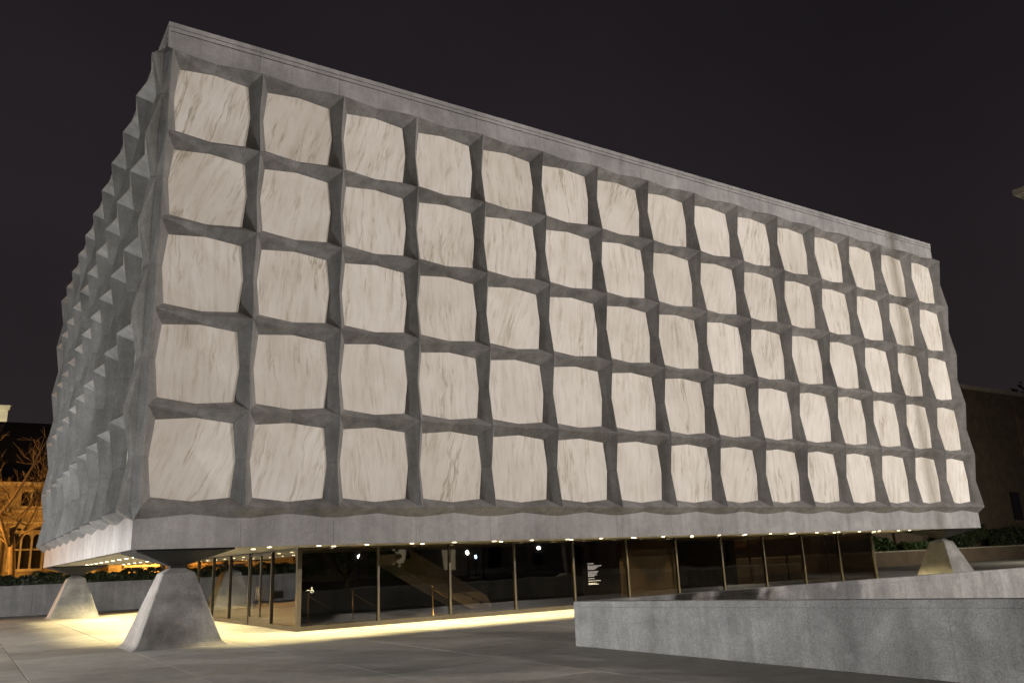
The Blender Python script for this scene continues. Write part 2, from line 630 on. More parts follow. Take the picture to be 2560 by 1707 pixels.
def corner_cross(up_arm=True, down_arm=True, mirror=False):
    """corner piece: two half crosses meeting in a valley; local corner at the origin, front along +x, side along +y"""
    b = MB()
    e = 0.5 - GJ

    def half(fl):
        s = MB()
        c = (0, -P_N, 0)
        KC = 0.062
        K0 = (-KC, -KC, 0)
        t = (e, -P_M, 0)
        n = {1: (HN, 0, HN), -1: (HN, 0, -HN)}
        for sg in (1, -1):
            s.add([c, t, (e, 0, sg * HM), n[sg]], [(0, 1, 2, 3)])
            s.add([n[sg], (e, 0, sg * HM), (e, YB, sg * HM), (HN, YB, sg * HN)], [(0, 1, 2, 3)])
            has = up_arm if sg > 0 else down_arm
            if has:
                T = (0, -P_M, sg * e)
                K = (-KC, -KC, sg * e)
                E = (HM, 0, sg * e)
                s.add([c, T, E, n[sg]], [(0, 1, 2, 3)])
                s.add([c, T, K, K0], [(0, 1, 2, 3)])
                s.add([n[sg], E, (HM, YB, sg * e), (HN, YB, sg * HN)], [(0, 1, 2, 3)])
                s.add([T, E, (HM, YB, sg * e), (0, 0, sg * e), K], [(0, 1, 2, 3, 4)])
            else:
                Kb = (-Q, -Q, sg * HN)
                s.add([c, n[sg], (0, 0, sg * HN), Kb], [(0, 1, 2, 3)])
                s.add([c, Kb, K0], [(0, 1, 2)])
        s.add([t, (e, 0, HM), (e, YB, HM), (e, YB, -HM), (e, 0, -HM)], [(0, 1, 2, 3, 4)])
        return s

    h = half(False)
    b.add(h.v, h.f)
    b.add([(y, x, z) for x, y, z in h.v], h.f)
    if mirror:
        b.v = [(-x, y, z) for x, y, z in b.v]
    b.v = [tuple(x * M for x in p) for p in b.v]
    return b


cross_me = {}
for u_ in (True, False):
    for d_ in (True, False):
        if u_ or d_:
            cross_me[(u_, d_)] = cross(u_, d_).mesh('granite_cross', G_FACADE)
            cross_me[('c', u_, d_)] = corner_cross(u_, d_).mesh('granite_corner', G_FACADE)
            cross_me[('m', u_, d_)] = corner_cross(u_, d_, True).mesh('granite_corner', G_FACADE)
A_, B_ = 0.5 - HN + 0.012, 0.5 - HM + 0.012
pb = MB()
octo = [(-A_, A_), (0, B_), (A_, A_), (B_, 0), (A_, -A_), (0, -B_), (-A_, -A_), (-B_, 0)]
pb.loft([[(x * M, 0.030 * M, z * M) for x, z in octo], [(x * M, 0.006 * M, z * M) for x, z in octo]])
panel_me = pb.mesh('marble_panel', MARBLE)

NX, NY, NZ = 15, 10, 5
for j in range(NZ + 1):
    key = (j < NZ, j > 0)
    for i in range(1, NX):
        part(cross_me[key], 'granite_cross', loc=W(i, 0, j))
    for k in range(1, NY):
        part(cross_me[key], 'granite_cross', loc=W(0, k, j), rz=-math.pi / 2)
        if k < 4:
            part(cross_me[key], 'granite_cross', loc=W(NX, k, j), rz=math.pi / 2)
    part(cross_me[('c',) + key], 'granite_corner', loc=W(0, 0, j))
    part(cross_me[('m',) + key], 'granite_corner', loc=W(NX, 0, j))
    part(cross_me[('m',) + key], 'granite_corner', loc=W(0, NY, j), rz=math.pi)  # far left corner
for j in range(NZ):
    for i in range(NX):
        part(panel_me, 'marble_panel', loc=W(i + 0.5, 0, j + 0.5))
    for k in range(NY):
        part(panel_me, 'marble_panel', loc=W(0, k + 0.5, j + 0.5), rz=-math.pi / 2)
        if k < 4:
            part(panel_me, 'marble_panel', loc=W(NX, k + 0.5, j + 0.5), rz=math.pi / 2)

# hidden structural shell behind the grid
sh = MB()
sh.box(*[v * M for v in (0.056, NX - 0.056, 0.056, NY - 0.02)], *[(v - ZG) * M for v in (-0.02, 5.36)])
part(sh, 'inner_shell', STRUCT)
rf = MB()
rf.box(*[v * M for v in (0.06, NX - 0.06, 0.06, NY - 0.03)], *[(v - ZG) * M for v in (5.37, 5.40)])
part(rf, 'roof', ROOFM)
bk = MB()
bk.box(0.06 * M, (NX - 0.06) * M, (NY - 0.01) * M, (NY + 0.05) * M, (ZF + 0.06 - ZG) * M, (5.36 - ZG) * M)
part(bk, 'back_wall', G_FACADE)


# fascia slabs: one per module, top and bottom
def fascia(x0, x1, y0, y1, z0, z1, name='fascia_slab', mat=None):
    b_ = MB()
    c_ = W((x0 + x1) / 2, (y0 + y1) / 2, (z0 + z1) / 2)
    hx, hy, hz = (x1 - x0) / 2 * M, (y1 - y0) / 2 * M, (z1 - z0) / 2 * M
    b_.box(-hx, hx, -hy, hy, -hz, hz)
    return part(b_, name, mat or G_FASCIA, loc=c_)


gs = 0.0014
bands = [(ZF, -0.035, 'fascia_slab', 0.0), (5.035, 5.318, 'cornice_slab', 0.0), (5.324, 5.372, 'cornice_band', 0.006), (5.377, ZT, 'coping_slab', 0.010)]
for z0, z1, nm, pr in bands:
    q = Q + pr
    for i in range(NX):
        xa = i + gs if i else -q
        xb = i + 1 - gs if i < NX - 1 else NX + q
        fascia(xa, xb, -q, 0.05, z0, z1, nm)
    for k in range(NY):
        ya = k + gs if k else 0.0515
        yb_ = k + 1 - gs if k < NY - 1 else NY + q
        fascia(-q, 0.05, ya, yb_, z0, z1, nm)
        if k < 5:
            fascia(NX - 0.05, NX + q, ya, yb_, z0, z1, nm)

# soffit and downlights
sof = MB()
sof.box(0.0505 * M, (NX - 0.0505) * M, 0.0505 * M, NY * M, (ZF + 0.004 - ZG) * M, (ZF + 0.05 - ZG) * M)
soffit = part(sof, 'soffit', SOFFIT)
GX0, GX1, GY0, GY1 = 1.95, 12.93, 0.93, 8.9     # glass pavilion
spots = []
for k in range(16):
    y = 0.35 + 0.62 * k
    if 0.05 < y < 0.98:
        spots.append((1.42, y))
        continue
    for n_, x in enumerate((0.55, 1.30)):
        yy = y + (0.31 if n_ == 1 else 0.0)
        if yy < 9.7 and not (x < 1.1 and yy > 9.0):
            spots.append((x, yy))
for k in range(20):
    spots.append((1.98 + k * 0.578, 0.36))
    if k % 2 == 0:
        spots.append((2.27 + k * 0.578, 0.66))
for k in range(10):
    spots.append((13.45, 0.45 + 0.8 * k))
for k in range(7):
    spots.append((2.2 + 1.5 * k, 9.45))
lens_b = MB()
lens_b.lathe([(0.066, 0.0), (0.066, -0.008), (0.046, -0.013)], 14)
lens_me = lens_b.mesh('downlight_lens', LENS)
ring_b = MB()
n = 14
v_, f_ = [], []
for k in range(n):
    a = 2 * math.pi * k / n
    for r_, z_ in ((0.068, 0.004), (0.069, -0.005), (0.082, -0.005), (0.084, 0.004)):
        v_.append((r_ * math.cos(a), r_ * math.sin(a), z_))
for k in range(n):
    for q_ in range(3):
        f_.append((k * 4 + q_, ((k + 1) % n) * 4 + q_, ((k + 1) % n) * 4 + q_ + 1, k * 4 + q_ + 1))
ring_b.add(v_, f_)
ring_me = ring_b.mesh('downlight', BRONZE)
dl = bpy.data.lights.new('downlight_lamp', 'SPOT')
dl.energy = 560
dl.color = (1.0, 0.80, 0.38)
dl.spot_size = math.radians(104)
dl.spot_blend = 0.45
dl.shadow_soft_size = 0.05
for (x, y) in spots:
    p_ = W(x, y, ZF + 0.004)
    o = part(ring_me, 'downlight', loc=p_)
    ln = bpy.data.objects.new('lens', lens_me)
    ln.parent = o
    COL.objects.link(ln)
    lo = bpy.data.objects.new('lamp', dl)
    lo.parent = o
    lo.location = (0, 0, -0.06)
    COL.objects.link(lo)


# piers
def pier(x, y, flat_label=None):
    base = W(x, y, ZG)
    root = bpy.data.objects.new('pier', None)
    root.parent = lib
    root.location = (base[0] - LX, base[1] - LY, base[2] - LZ)
    COL.objects.link(root)
    H = [(-0.004, 0.450), (0.004, 0.442), (0.016, 0.420), (0.034, 0.402), (0.060, 0.389), (0.10, 0.374), (0.20, 0.338), (0.40, 0.266), (0.60, 0.194), (0.700, 0.158), (0.708, 0.150), (0.745, 0.088), (0.752, 0.072)]
    b_ = MB()
    rings = []
    for z, h in H:
        c_ = 0.010
        rings.append([(sx * M, sy * M, z * M) for sx, sy in ((-h + c_, -h), (h - c_, -h), (h, -h + c_), (h, h - c_), (h - c_, h), (-h + c_, h), (-h, h - c_), (-h, -h + c_))])
    b_.loft(rings)
    o = bpy.data.objects.new('pier_base', b_.mesh('pier_base', G_PIER))
    o.parent = root
    COL.objects.link(o)
    b_ = MB()
    zs = ZF - ZG
    rings = []
    for z, h in ((0.752, 0.070), (0.775, 0.070), (zs - 0.022, 0.45), (zs - 0.020, 0.468), (zs + 0.002, 0.468)):
        rings.append([(-h * M, -h * M, z * M), (h * M, -h * M, z * M), (h * M, h * M, z * M), (-h * M, h * M, z * M)])
    b_.loft(rings)
    o = bpy.data.objects.new('pier_cap', b_.mesh('pier_cap', BLACKMETAL))
    o.parent = root
    COL.objects.link(o)
    return root


for (x, y) in ((0.5, 0.5), (0.5, 9.5), (14.5, 0.5), (14.5, 9.5)):
    pier(x, y)

# glass pavilion
pav = bpy.data.objects.new('glass_pavilion', None)
pav.parent = lib
pl0 = W(GX0, GY0, ZG)
pav.location = (pl0[0] - LX, pl0[1] - LY, pl0[2] - LZ)
COL.objects.link(pav)


def pv(b_, name, mat, loc=(0, 0, 0), rz=0.0):
    """sub-part of the pavilion; location in metres from its front left corner"""
    me = b_.mesh(name, mat) if isinstance(b_, MB) else b_
    o = bpy.data.objects.new(name, me)
    o.parent = pav
    o.location = loc
    o.rotation_euler = (0, 0, rz)
    COL.objects.link(o)
    return o


HP = (ZF - ZG) * M          # clear height
mul = MB()
mul.box(-0.035, 0.035, -0.06, 0.06, 0.14, HP)
mul_me = mul.mesh('mullion', BRONZE)
cor = MB()
cor.box(-0.07, 0.07, -0.07, 0.07, 0.0, HP)
cor_me = cor.mesh('corner_post', BRONZE)
SP = 0.998 * M
NB = 11
Wd = (GX1 - GX0) * M
Dp = (GY1 - GY0) * M
for (x, y) in ((0, 0), (Wd, 0), (0, Dp), (Wd, Dp)):
    pv(cor_me, 'corner_post', None, (x, y, 0))


def run(n, step, origin, rz, skip=()):
    ca, sa = math.cos(rz), math.sin(rz)
    pane = MB()
    pane.box(0.036, step - 0.036, -0.006, 0.006, 0.14, HP - 0.035)
    pm = pane.mesh('pane', GLASS)
    sill = MB()
    sill.box(0.0, step, -0.045, 0.045, 0.0, 0.14)
    sm_ = sill.mesh('sill_rail', BRONZE)
    head = MB()
    head.box(0.036, step - 0.036, -0.045, 0.045, HP - 0.034, HP - 0.002)
    hm = head.mesh('head_rail', BRONZE)
    for i in range(n):
        lx = origin[0] + ca * i * step
        ly = origin[1] + sa * i * step
        if i > 0:
            pv(mul_me, 'mullion', None, (lx, ly, 0), rz)
        if i in skip:
            continue
        pv(pm, 'pane', None, (lx, ly, 0), rz)
        pv(sm_, 'sill_rail', None, (lx, ly, 0), rz)
        pv(hm, 'head_rail', None, (lx, ly, 0), rz)


run(NB, Wd / NB, (0, 0), 0.0)
NS = 8
run(NS, Dp / NS, (0, 0), math.pi / 2, skip=(1,))
run(NS, Dp / NS, (Wd, 0), math.pi / 2)
# entrance doors in the second bay of the left side: two leaves with kick rails and pull handles
st = Dp / NS
for s_ in (0, 1):
    y0 = st + 0.04 + s_ * (st - 0.08) / 2
    y1 = y0 + (st - 0.08) / 2 - 0.012
    d_ = MB()
    d_.box(-0.03, 0.03, y0, y0 + 0.05, 0.01, HP - 0.05)
    d_.box(-0.03, 0.03, y1 - 0.05, y1, 0.01, HP - 0.05)
    d_.box(-0.03, 0.03, y0 + 0.05, y1 - 0.05, 0.01, 0.30)
    d_.box(-0.03, 0.03, y0 + 0.05, y1 - 0.05, HP - 0.12, HP - 0.05)
    pv(d_, 'door_frame', BRONZE)
    d_ = MB()
    d_.box(-0.006, 0.006, y0 + 0.05, y1 - 0.05, 0.30, HP - 0.12)
    pv(d_, 'door_pane', GLASS)
    hy = y1 - 0.12 if s_ == 0 else y0 + 0.12
    d_ = MB()
    d_.tube([(-0.03, hy, 0.86), (-0.10, hy, 0.88), (-0.11, hy, 0.93), (-0.11, hy, 1.25), (-0.10, hy, 1.30), (-0.03, hy, 1.32)], [0.014] * 6, 8)
    pv(d_, 'door_handle', simple('brushed_bronze', (0.22, 0.15, 0.08), 0.35, 0.9))
# solid core panel interrupting the glass
cp = MB()
cx0, cx1 = (6.83 - GX0) * M + 0.05, (7.97 - GX0) * M
cp.bbox(cx0, cx1, 0.16, 2.6, 0.007, HP - 0.003, 0.02)
pv(cp, 'core_wall', CORE)

# interior: floor, back wall, stair with solid balustrade
it = MB()
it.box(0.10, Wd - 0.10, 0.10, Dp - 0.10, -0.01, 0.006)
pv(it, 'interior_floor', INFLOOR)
# stair: underside band rising to the left
sx0, sx1, sz0, sz1 = (5.50 - GX0) * M, (3.45 - GX0) * M, 0.0, HP + 0.55
sy = (2.6 - GY0) * M
stb = MB()
wdt = 1.6
n = 16
dx = (sx1 - sx0) / n
dz = (sz1 - sz0) / n
th = 0.42
for k in range(n):
    xa, xb = sx0 + dx * k, sx0 + dx * (k + 1)
    za, zb = sz0 + dz * k, sz0 + dz * (k + 1)
    lo0, lo1 = max(0.0, za - th), max(0.0, zb - th)
    v8 = [(xa, sy, lo0), (xb, sy, lo1), (xb, sy, zb), (xa, sy, zb), (xa, sy + wdt, lo0), (xb, sy + wdt, lo1), (xb, sy + wdt, zb), (xa, sy + wdt, zb)]
    if zb > HP - 0.05:
        break
    stb.add(v8, [(0, 1, 2, 3), (7, 6, 5, 4), (3, 2, 6, 7), (0, 4, 5, 1), (0, 3, 7, 4), (1, 5, 6, 2)])
pv(stb, 'stair', STAIR)
bal = MB()
slope = (sz1 - sz0) / (sx1 - sx0)
xe = sx0 + (HP - 0.55 - sz0) / slope
bal.add([(sx0 + 0.25, sy - 0.06, 0.0), (sx0 - 0.05, sy - 0.06, 0.50), (xe, sy - 0.06, HP - 0.06), (xe - 0.02, sy - 0.06, HP - 0.62),
         (sx0 + 0.25, sy - 0.02, 0.0), (sx0 - 0.05, sy - 0.02, 0.50), (xe, sy - 0.02, HP - 0.06), (xe - 0.02, sy - 0.02, HP - 0.62)],
        [(0, 1, 2, 3), (7, 6, 5, 4), (0, 4, 5, 1), (1, 5, 6, 2), (2, 6, 7, 3), (3, 7, 4, 0)])
pv(bal, 'stair_balustrade', STAIR)
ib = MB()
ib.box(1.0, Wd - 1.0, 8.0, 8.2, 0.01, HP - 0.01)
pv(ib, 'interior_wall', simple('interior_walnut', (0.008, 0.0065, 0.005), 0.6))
# unseen fill lamp added in front of the stair to light it
il = bpy.data.lights.new('interior_fill_lamp', 'SPOT')
il.energy = 700
il.color = (1.0, 0.80, 0.52)
il.spot_size = math.radians(120)
il.spot_blend = 0.6
il.shadow_soft_size = 0.08
ilo = bpy.data.objects.new('stair_fill_lamp', il)
ilo.parent = pav
ilo.location = ((4.4 - GX0) * M, sy - 2.3, HP - 0.12)
COL.objects.link(ilo)

# lettering on the glass: accessibility sign and a block of small print
ss = MB()
cx, cz = 0.42, 1.18


def disc(b_, x, z, r, y=-0.0085):
    k = 10
    b_.add([(x + r * math.cos(2 * math.pi * i / k), y, z + r * math.sin(2 * math.pi * i / k)) for i in range(k)], [tuple(range(k))])


def stroke(b_, pts, w, y=-0.0085):
    for (x0, z0), (x1, z1) in zip(pts[:-1], pts[1:]):
        d = Vector((x1 - x0, z1 - z0)).normalized() * w / 2
        nx, nz = -d.y, d.x
        b_.add([(x0 + nx, y, z0 + nz), (x0 - nx, y, z0 - nz), (x1 - nx, y, z1 - nz), (x1 + nx, y, z1 + nz)], [(0, 1, 2, 3)])


disc(ss, cx, cz + 0.085, 0.016)
stroke(ss, [(cx, cz + 0.068), (cx + 0.004, cz + 0.005), (cx + 0.045, cz + 0.005), (cx + 0.06, cz - 0.045), (cx + 0.078, cz - 0.04)], 0.016)
stroke(ss, [(cx + 0.002, cz + 0.04), (cx + 0.04, cz + 0.04)], 0.013)
stroke(ss, [(cx + 0.045 * math.cos(a) + 0.008, cz - 0.028 + 0.045 * math.sin(a)) for a in [math.radians(x) for x in range(110, 380, 24)]], 0.012)
stroke(ss, [(cx - 0.16, cz + 0.01), (cx - 0.07, cz + 0.01)], 0.02)
pv(ss, 'access_symbol', WHITE)
tx = MB()
x0 = (6.20 - GX0) * M
z0 = 1.62
rt = random.Random(3)
for ln_, (wd, gap) in enumerate([(0.0, 0), (0.30, 1), (0.0, 0), (0.66, 0), (0.54, 0), (0.42, 0), (0.34, 1), (0.0, 0), (0.50, 0), (0.46, 0), (0.40, 0), (0.44, 0), (0.30, 1), (0.0, 0), (0.30, 0), (0.0, 0), (0.58, 0), (0.0, 0), (0.38, 0), (0.48, 0)]):
    x = 0.0
    while x < wd:
        l_ = rt.uniform(0.05, 0.12)
        l_ = min(l_, wd - x)
        tx.add([(x0 + x, -0.0085, z0 - ln_ * 0.042), (x0 + x + l_, -0.0085, z0 - ln_ * 0.042), (x0 + x + l_, -0.0085, z0 - ln_ * 0.042 + 0.022), (x0 + x, -0.0085, z0 - ln_ * 0.042 + 0.022)], [(0, 1, 2, 3)])
        x += l_ + 0.018
pv(tx, 'door_lettering', WHITE)

# queue barriers seen dimly through the glass
for k, (x, y) in enumerate(((2.45, 2.0), (3.1, 2.1), (4.2, 1.9))):
    b_ = MB()
    b_.lathe([(0.16, 0.006), (0.16, 0.03), (0.03, 0.05), (0.028, 0.95), (0.04, 0.97), (0.04, 1.02), (0.02, 1.04)], 12)
    b_.tube([(0, 0, 0.93), (0.55, 0.0, 0.60), (0.80, 0, 0.45)], [0.015, 0.012, 0.015], 6)
    o = b_.build('rope_stanchion', simple('brass', (0.40, 0.27, 0.10), 0.3, 0.9), None, W(x, y, ZG))
    o.location.z = 0.006
    tag(o, ('brass stanchion nearest the glass corner inside the dark lobby', 'brass stanchion behind the second front pane', 'brass stanchion below the stair inside the lobby')[k], 'stanchion', 'stanchions in the lobby')


# ------------------------------------------------------------------ parapet of the sunken court
def wall_piece(b_, pa, pb_, th, za0, zb0, za1, zb1):
    """prism from pa to pb (modules, plan), inner side to the left of the direction; heights in metres at both ends"""
    ax, ay = pa[0] * M, pa[1] * M
    bx, by = pb_[0] * M, pb_[1] * M
    d = Vector((bx - ax, by - ay)).normalized()
    nx, ny = -d.y * th, d.x * th
    v = [(ax, ay, za0), (bx, by, zb0), (bx + nx, by + ny, zb0), (ax + nx, ay + ny, za0), (ax, ay, za1), (bx, by, zb1), (bx + nx, by + ny, zb1), (ax + nx, ay + ny, za1)]
    b_.add(v, [(3, 2, 1, 0), (4, 5, 6, 7), (0, 1, 5, 4), (1, 2, 6, 5), (2, 3, 7, 6), (3, 0, 4, 7)])


par = empty('parapet_wall', W(2.84, -3.2, ZG))
tag(par, 'low grey granite parapet round the sunken court in the right foreground', 'wall')
POFF = Vector(par.location)


def parp(b_, name, mat):
    b_.v = [(x - POFF.x, y - POFF.y, z - POFF.z) for x, y, z in b_.v]
    return b_.build(name, mat, par)


def leg(p0, p1, n, h0, h1, th, cut=0.0):
    for k in range(n):
        t0, t1 = k / n, (k + 1) / n
        e_ = 0.0012 / (math.hypot(p1[0] - p0[0], p1[1] - p0[1]) * M)
        a_ = (p0[0] + (p1[0] - p0[0]) * (t0 + e_), p0[1] + (p1[1] - p0[1]) * (t0 + e_))
        c_ = (p0[0] + (p1[0] - p0[0]) * (t1 - e_), p0[1] + (p1[1] - p0[1]) * (t1 - e_))
        ha, hb = h0 + (h1 - h0) * t0, h0 + (h1 - h0) * t1
        b_ = MB()
        wall_piece(b_, a_, c_, th, -0.29, -0.29, ha - 0.118, hb - 0.118)
        parp(b_, 'wall_slab', G_WALL)
        if k % 2 == 0:
            t2 = min(1.0, (k + 2) / n)
            c2 = (p0[0] + (p1[0] - p0[0]) * (t2 - e_), p0[1] + (p1[1] - p0[1]) * (t2 - e_))
            hc = h0 + (h1 - h0) * t2
            b_ = MB()
            wall_piece(b_, a_, c2, th, ha - 0.115, hc - 0.115, ha, hc)
            parp(b_, 'coping_stone', G_WALL)


TH = 0.30
leg((2.84, -3.2), (3.45, -9.6), 15, 0.90, 1.12, TH)          # near leg, runs towards the camera
leg((15.9, -3.2), (2.84 + TH / M + 0.002, -3.2), 29, 0.90, 0.90, TH)   # far leg along the library
leg((16.0, -11.9), (16.0, -3.2), 20, 0.90, 0.90, TH)
# ------------------------------------------------------------------ planter walls, hedge, shrubs
pw = empty('planter_wall', W(2, 12.5, ZG))
tag(pw, 'long grey retaining wall under the clipped hedge behind the library', 'wall')
for k in range(14):
    b_ = MB()
    x0 = -8 + 1.6 * k
    a, c_ = W(x0, 12.5, ZG), W(x0 + 1.6, 12.7, ZG)
    o_ = pw.location
    b_.box(a[0] + 0.004 - o_.x, c_[0] - 0.004 - o_.x, a[1] - o_.y, c_[1] - o_.y, -0.3, 0.62 * M)
    b_.build('wall_slab', G_BACK, pw)
bank = MB()
a, c_ = W(-9, 12.7, ZG), W(22, 30, ZG)
bank.box(a[0], c_[0], a[1] + 0.004, c_[1], -0.3, 0.55 * M)
tag(bank.build('raised_lawn', GROUNDM), 'dark raised ground behind the retaining wall', 'ground', kind='structure')


def leaf_cloud(n, sampler, size, rnd, flat=0.0):
    v, f = [], []
    for _ in range(n):
        p = Vector(sampler(rnd))
        s = size * rnd.uniform(0.6, 1.4)
        d = Vector((rnd.gauss(0, 1), rnd.gauss(0, 1), rnd.gauss(0, 1))).normalized()
        u = d.orthogonal().normalized()
        w_ = d.cross(u)
        b0 = len(v)
        v += [tuple(p - u * s), tuple(p + w_ * s * 0.5), tuple(p + u * s), tuple(p - w_ * s * 0.5)]
        f.append((b0, b0 + 1, b0 + 2, b0 + 3))
    return v, f


rh = random.Random(11)


def hedge_pt(r):
    x = r.uniform(-6.0, 12.0) * M
    top = 0.78 + 0.10 * math.sin(x * 1.3) + 0.07 * math.sin(x * 3.7 + 1) + 0.05 * math.sin(x * 9.1)
    if r.random() < 0.6:
        z = top - abs(r.gauss(0, 0.07))
        y = r.uniform(0, 1.3)
    else:
        z = r.uniform(0, top)
        y = abs(r.gauss(0, 0.08))
    return (x, 12.74 * M + y, 0.55 * M + z)


hv, hf = leaf_cloud(26000, hedge_pt, 0.10, rh)
hb = MB()
hb.add(hv, hf)
ha_ = W(-6, 12.78, ZG)
hb.box(ha_[0], 12 * M, ha_[1] + 0.02, ha_[1] + 1.1, 0.56 * M, 0.55 * M + 0.62)
tag(hb.build('clipped_hedge', YEW), 'dark clipped evergreen hedge along the top of the back wall', 'hedge')

# right hand planter wall
pr = empty('planter_wall', W(28, 8.5, ZG))
tag(pr, 'dim retaining wall beyond the far right pier with pale coping', 'wall')
for k in range(12):
    x0 = 17 + 2.2 * k
    a, c_ = W(x0, 8.5, ZG), W(x0 + 2.2, 8.7, ZG)
    o_ = pr.location
    b_ = MB()
    b_.box(a[0] + 0.004 - o_.x, c_[0] - 0.004 - o_.x, a[1] - o_.y, c_[1] - o_.y, -0.3, 0.46 * M)
    b_.build('wall_slab', DIMSTONE, pr)
    b_ = MB()
    b_.box(a[0] + 0.003 - o_.x, c_[0] - 0.003 - o_.x, a[1] - 0.05 - o_.y, c_[1] + 0.1 - o_.y, 0.462 * M, 0.50 * M)
    b_.build('coping_stone', LIME, pr)


def shrub(loc, rx, ry, rz_, n, size, mat, label, seed):
    r = random.Random(seed)
    lobes = [(r.uniform(-0.6, 0.6), r.uniform(-0.5, 0.5), r.uniform(0.2, 0.75), r.uniform(0.3, 0.55)) for _ in range(9)]

    def smp(q):
        lx, ly, lz, lr = q.choice(lobes)
        d = Vector((q.gauss(0, 1), q.gauss(0, 1), q.gauss(0, 1))).normalized() * lr * (q.random() ** 0.35)
        return ((lx + d.x) * rx, (ly + d.y) * ry, max(0.0, lz + d.z) * rz_)
    v, f = leaf_cloud(n, smp, size, r)
    root = empty('shrub', loc)
    b_ = MB()
    b_.add(v, f)
    b_.build('foliage', mat, root)
    b_ = MB()
    for k in range(6):
        a = k * 1.05
        b_.tube([(0.1 * math.cos(a), 0.1 * math.sin(a), -0.1), (0.35 * rx * math.cos(a), 0.35 * ry * math.sin(a), 0.35 * rz_), (0.6 * rx * math.cos(a), 0.6 * ry * math.sin(a), 0.7 * rz_)], [0.04, 0.025, 0.01], 5)
    b_.build('stem', BARK, root)
    tag(root, label, 'shrub', 'shrubs behind the right wall')
    return root


zt = (0.50 + ZG)
shrub(W(25.3, 9.25, zt - 0.08), 4.2, 1.3, 1.3, 2600, 0.16, SHRUB, 'bright green leafy shrub seen under the right end of the library', 21)
shrub(W(27.4, 9.2, zt - 0.10), 3.2, 1.2, 0.9, 1800, 0.15, SHRUB, 'green shrub directly behind the far right pier', 22)
shrub(W(31.0, 9.3, zt - 0.08), 4.5, 1.5, 2.6, 4200, 0.17, IVY, 'dark green bush beside the lower right corner of the library', 23)
shrub(W(34.6, 9.3, zt - 0.08), 4.8, 1.5, 1.9, 3600, 0.17, IVY, 'low dark bush at the right edge of the picture', 24)

# ------------------------------------------------------------------ dim building at the right
rb = empty('sandstone_building', W(40, 10.2, ZG))
tag(rb, 'dim brown stone building with a plain cornice beyond the library at right', 'building')
o_ = rb.location


def rbx(x0, x1, y0, y1, z0, z1, name, mat):
    a, c_ = W(x0, y0, z0), W(x1, y1, z1)
    b_ = MB()
    b_.box(a[0] - o_.x, c_[0] - o_.x, a[1] - o_.y, c_[1] - o_.y, a[2], c_[2])
    return b_.build(name, mat, rb)


rbx(23, 58, 10.2, 16, ZG, 5.55, 'wall', DIMSTONE)
rbx(22.9, 58, 10.08, 16, 5.552, 5.78, 'frieze', DIMSTONE)
rbx(22.8, 58, 9.95, 16, 5.782, 5.95, 'cornice', LIME)
for k in range(9):
    rbx(24.2 + 3.6 * k, 24.75 + 3.6 * k, 10.09, 10.198, ZG, 5.549, 'pilaster', DIMSTONE)
    if k < 8:
        for zz in (0.2,):
            rbx(26.0 + 3.6 * k, 26.7 + 3.6 * k, 10.15, 10.198, zz, zz + 1.2, 'window', DARKGLASS)
            rbx(25.9 + 3.6 * k, 26.8 + 3.6 * k, 10.05, 10.149, zz - 0.12, zz - 0.002, 'sill', DIMSTONE)


# trees beyond its roof
def crown_tree(loc, r_, h, n, size, label, seed):
    r = random.Random(seed)
    root = empty('distant_tree', loc)
    lobes = [(r.uniform(-0.6, 0.6), r.uniform(-0.6, 0.6), r.uniform(0.45, 0.9), r.uniform(0.2, 0.42)) for _ in range(14)]

    def smp(q):
        lx, ly, lz, lr = q.choice(lobes)
        d = Vector((q.gauss(0, 1), q.gauss(0, 1), q.gauss(0, 1))).normalized() * lr * (q.random() ** 0.4)
        return ((lx + d.x) * r_, (ly + d.y) * r_, (lz + d.z * 0.6) * h)
    v, f = leaf_cloud(n, smp, size, r)
    b_ = MB()
    b_.add(v, f)
    b_.build('crown', YEW, root)
    b_ = MB()
    b_.tube([(0, 0, 0), (0.1, 0.1, h * 0.4), (0.0, 0.2, h * 0.8)], [0.5, 0.35, 0.1], 8)
    b_.build('trunk', BARK, root)
    tag(root, label, 'tree', 'trees beyond the right building')


crown_tree(W(56, 20, ZG), 9, 25, 5200, 0.5, 'dark tree showing above the cornice of the brown building', 31)
crown_tree(W(63, 19, ZG), 10, 29, 5200, 0.5, 'tall dark tree at the right edge above the brown building', 32)

# ------------------------------------------------------------------ cornice of a building at the right edge
kb = empty('corner_building', W(19.3, -4, ZG))
tag(kb, 'tall classical building whose projecting cornice just enters at the upper right edge', 'building')
o2 = kb.location


def kbx(x0, x1, y0, y1, z0, z1, name, mat):
    a, c_ = W(x0, y0, z0), W(x1, y1, z1)
    b_ = MB()
    b_.box(a[0] - o2.x, c_[0] - o2.x, a[1] - o2.y, c_[1] - o2.y, a[2], c_[2])
    return b_.build(name, mat, kb)


KX, KY = 19.0, -0.10
kbx(KX + 0.45, 30, -14, KY - 0.5, ZG, 7.10, 'wall', DIMSTONE)
for k in range(5):
    for zz in (0.6, 2.6, 4.6):
        kbx(KX + 0.40, KX + 0.448, -12.6 + 2.5 * k, -11.5 + 2.5 * k, zz, zz + 1.3, 'window', DARKGLASS)
        kbx(KX + 0.34, KX + 0.447, -12.7 + 2.5 * k, -11.4 + 2.5 * k, zz - 0.12, zz - 0.002, 'sill', LIME)
kbx(KX + 0.36, 30, -14, KY - 0.40, 7.102, 7.26, 'architrave', LIME)
kbx(KX + 0.18, 30, -14, KY - 0.22, 7.262, 7.36, 'bed_mould', LIME)
kbx(KX + 0.0, 30, -14, KY, 7.362, 7.50, 'cornice', LIME)
kbx(KX + 0.30, 30, -14, KY - 0.30, 7.502, 7.66, 'blocking_course', LIME)
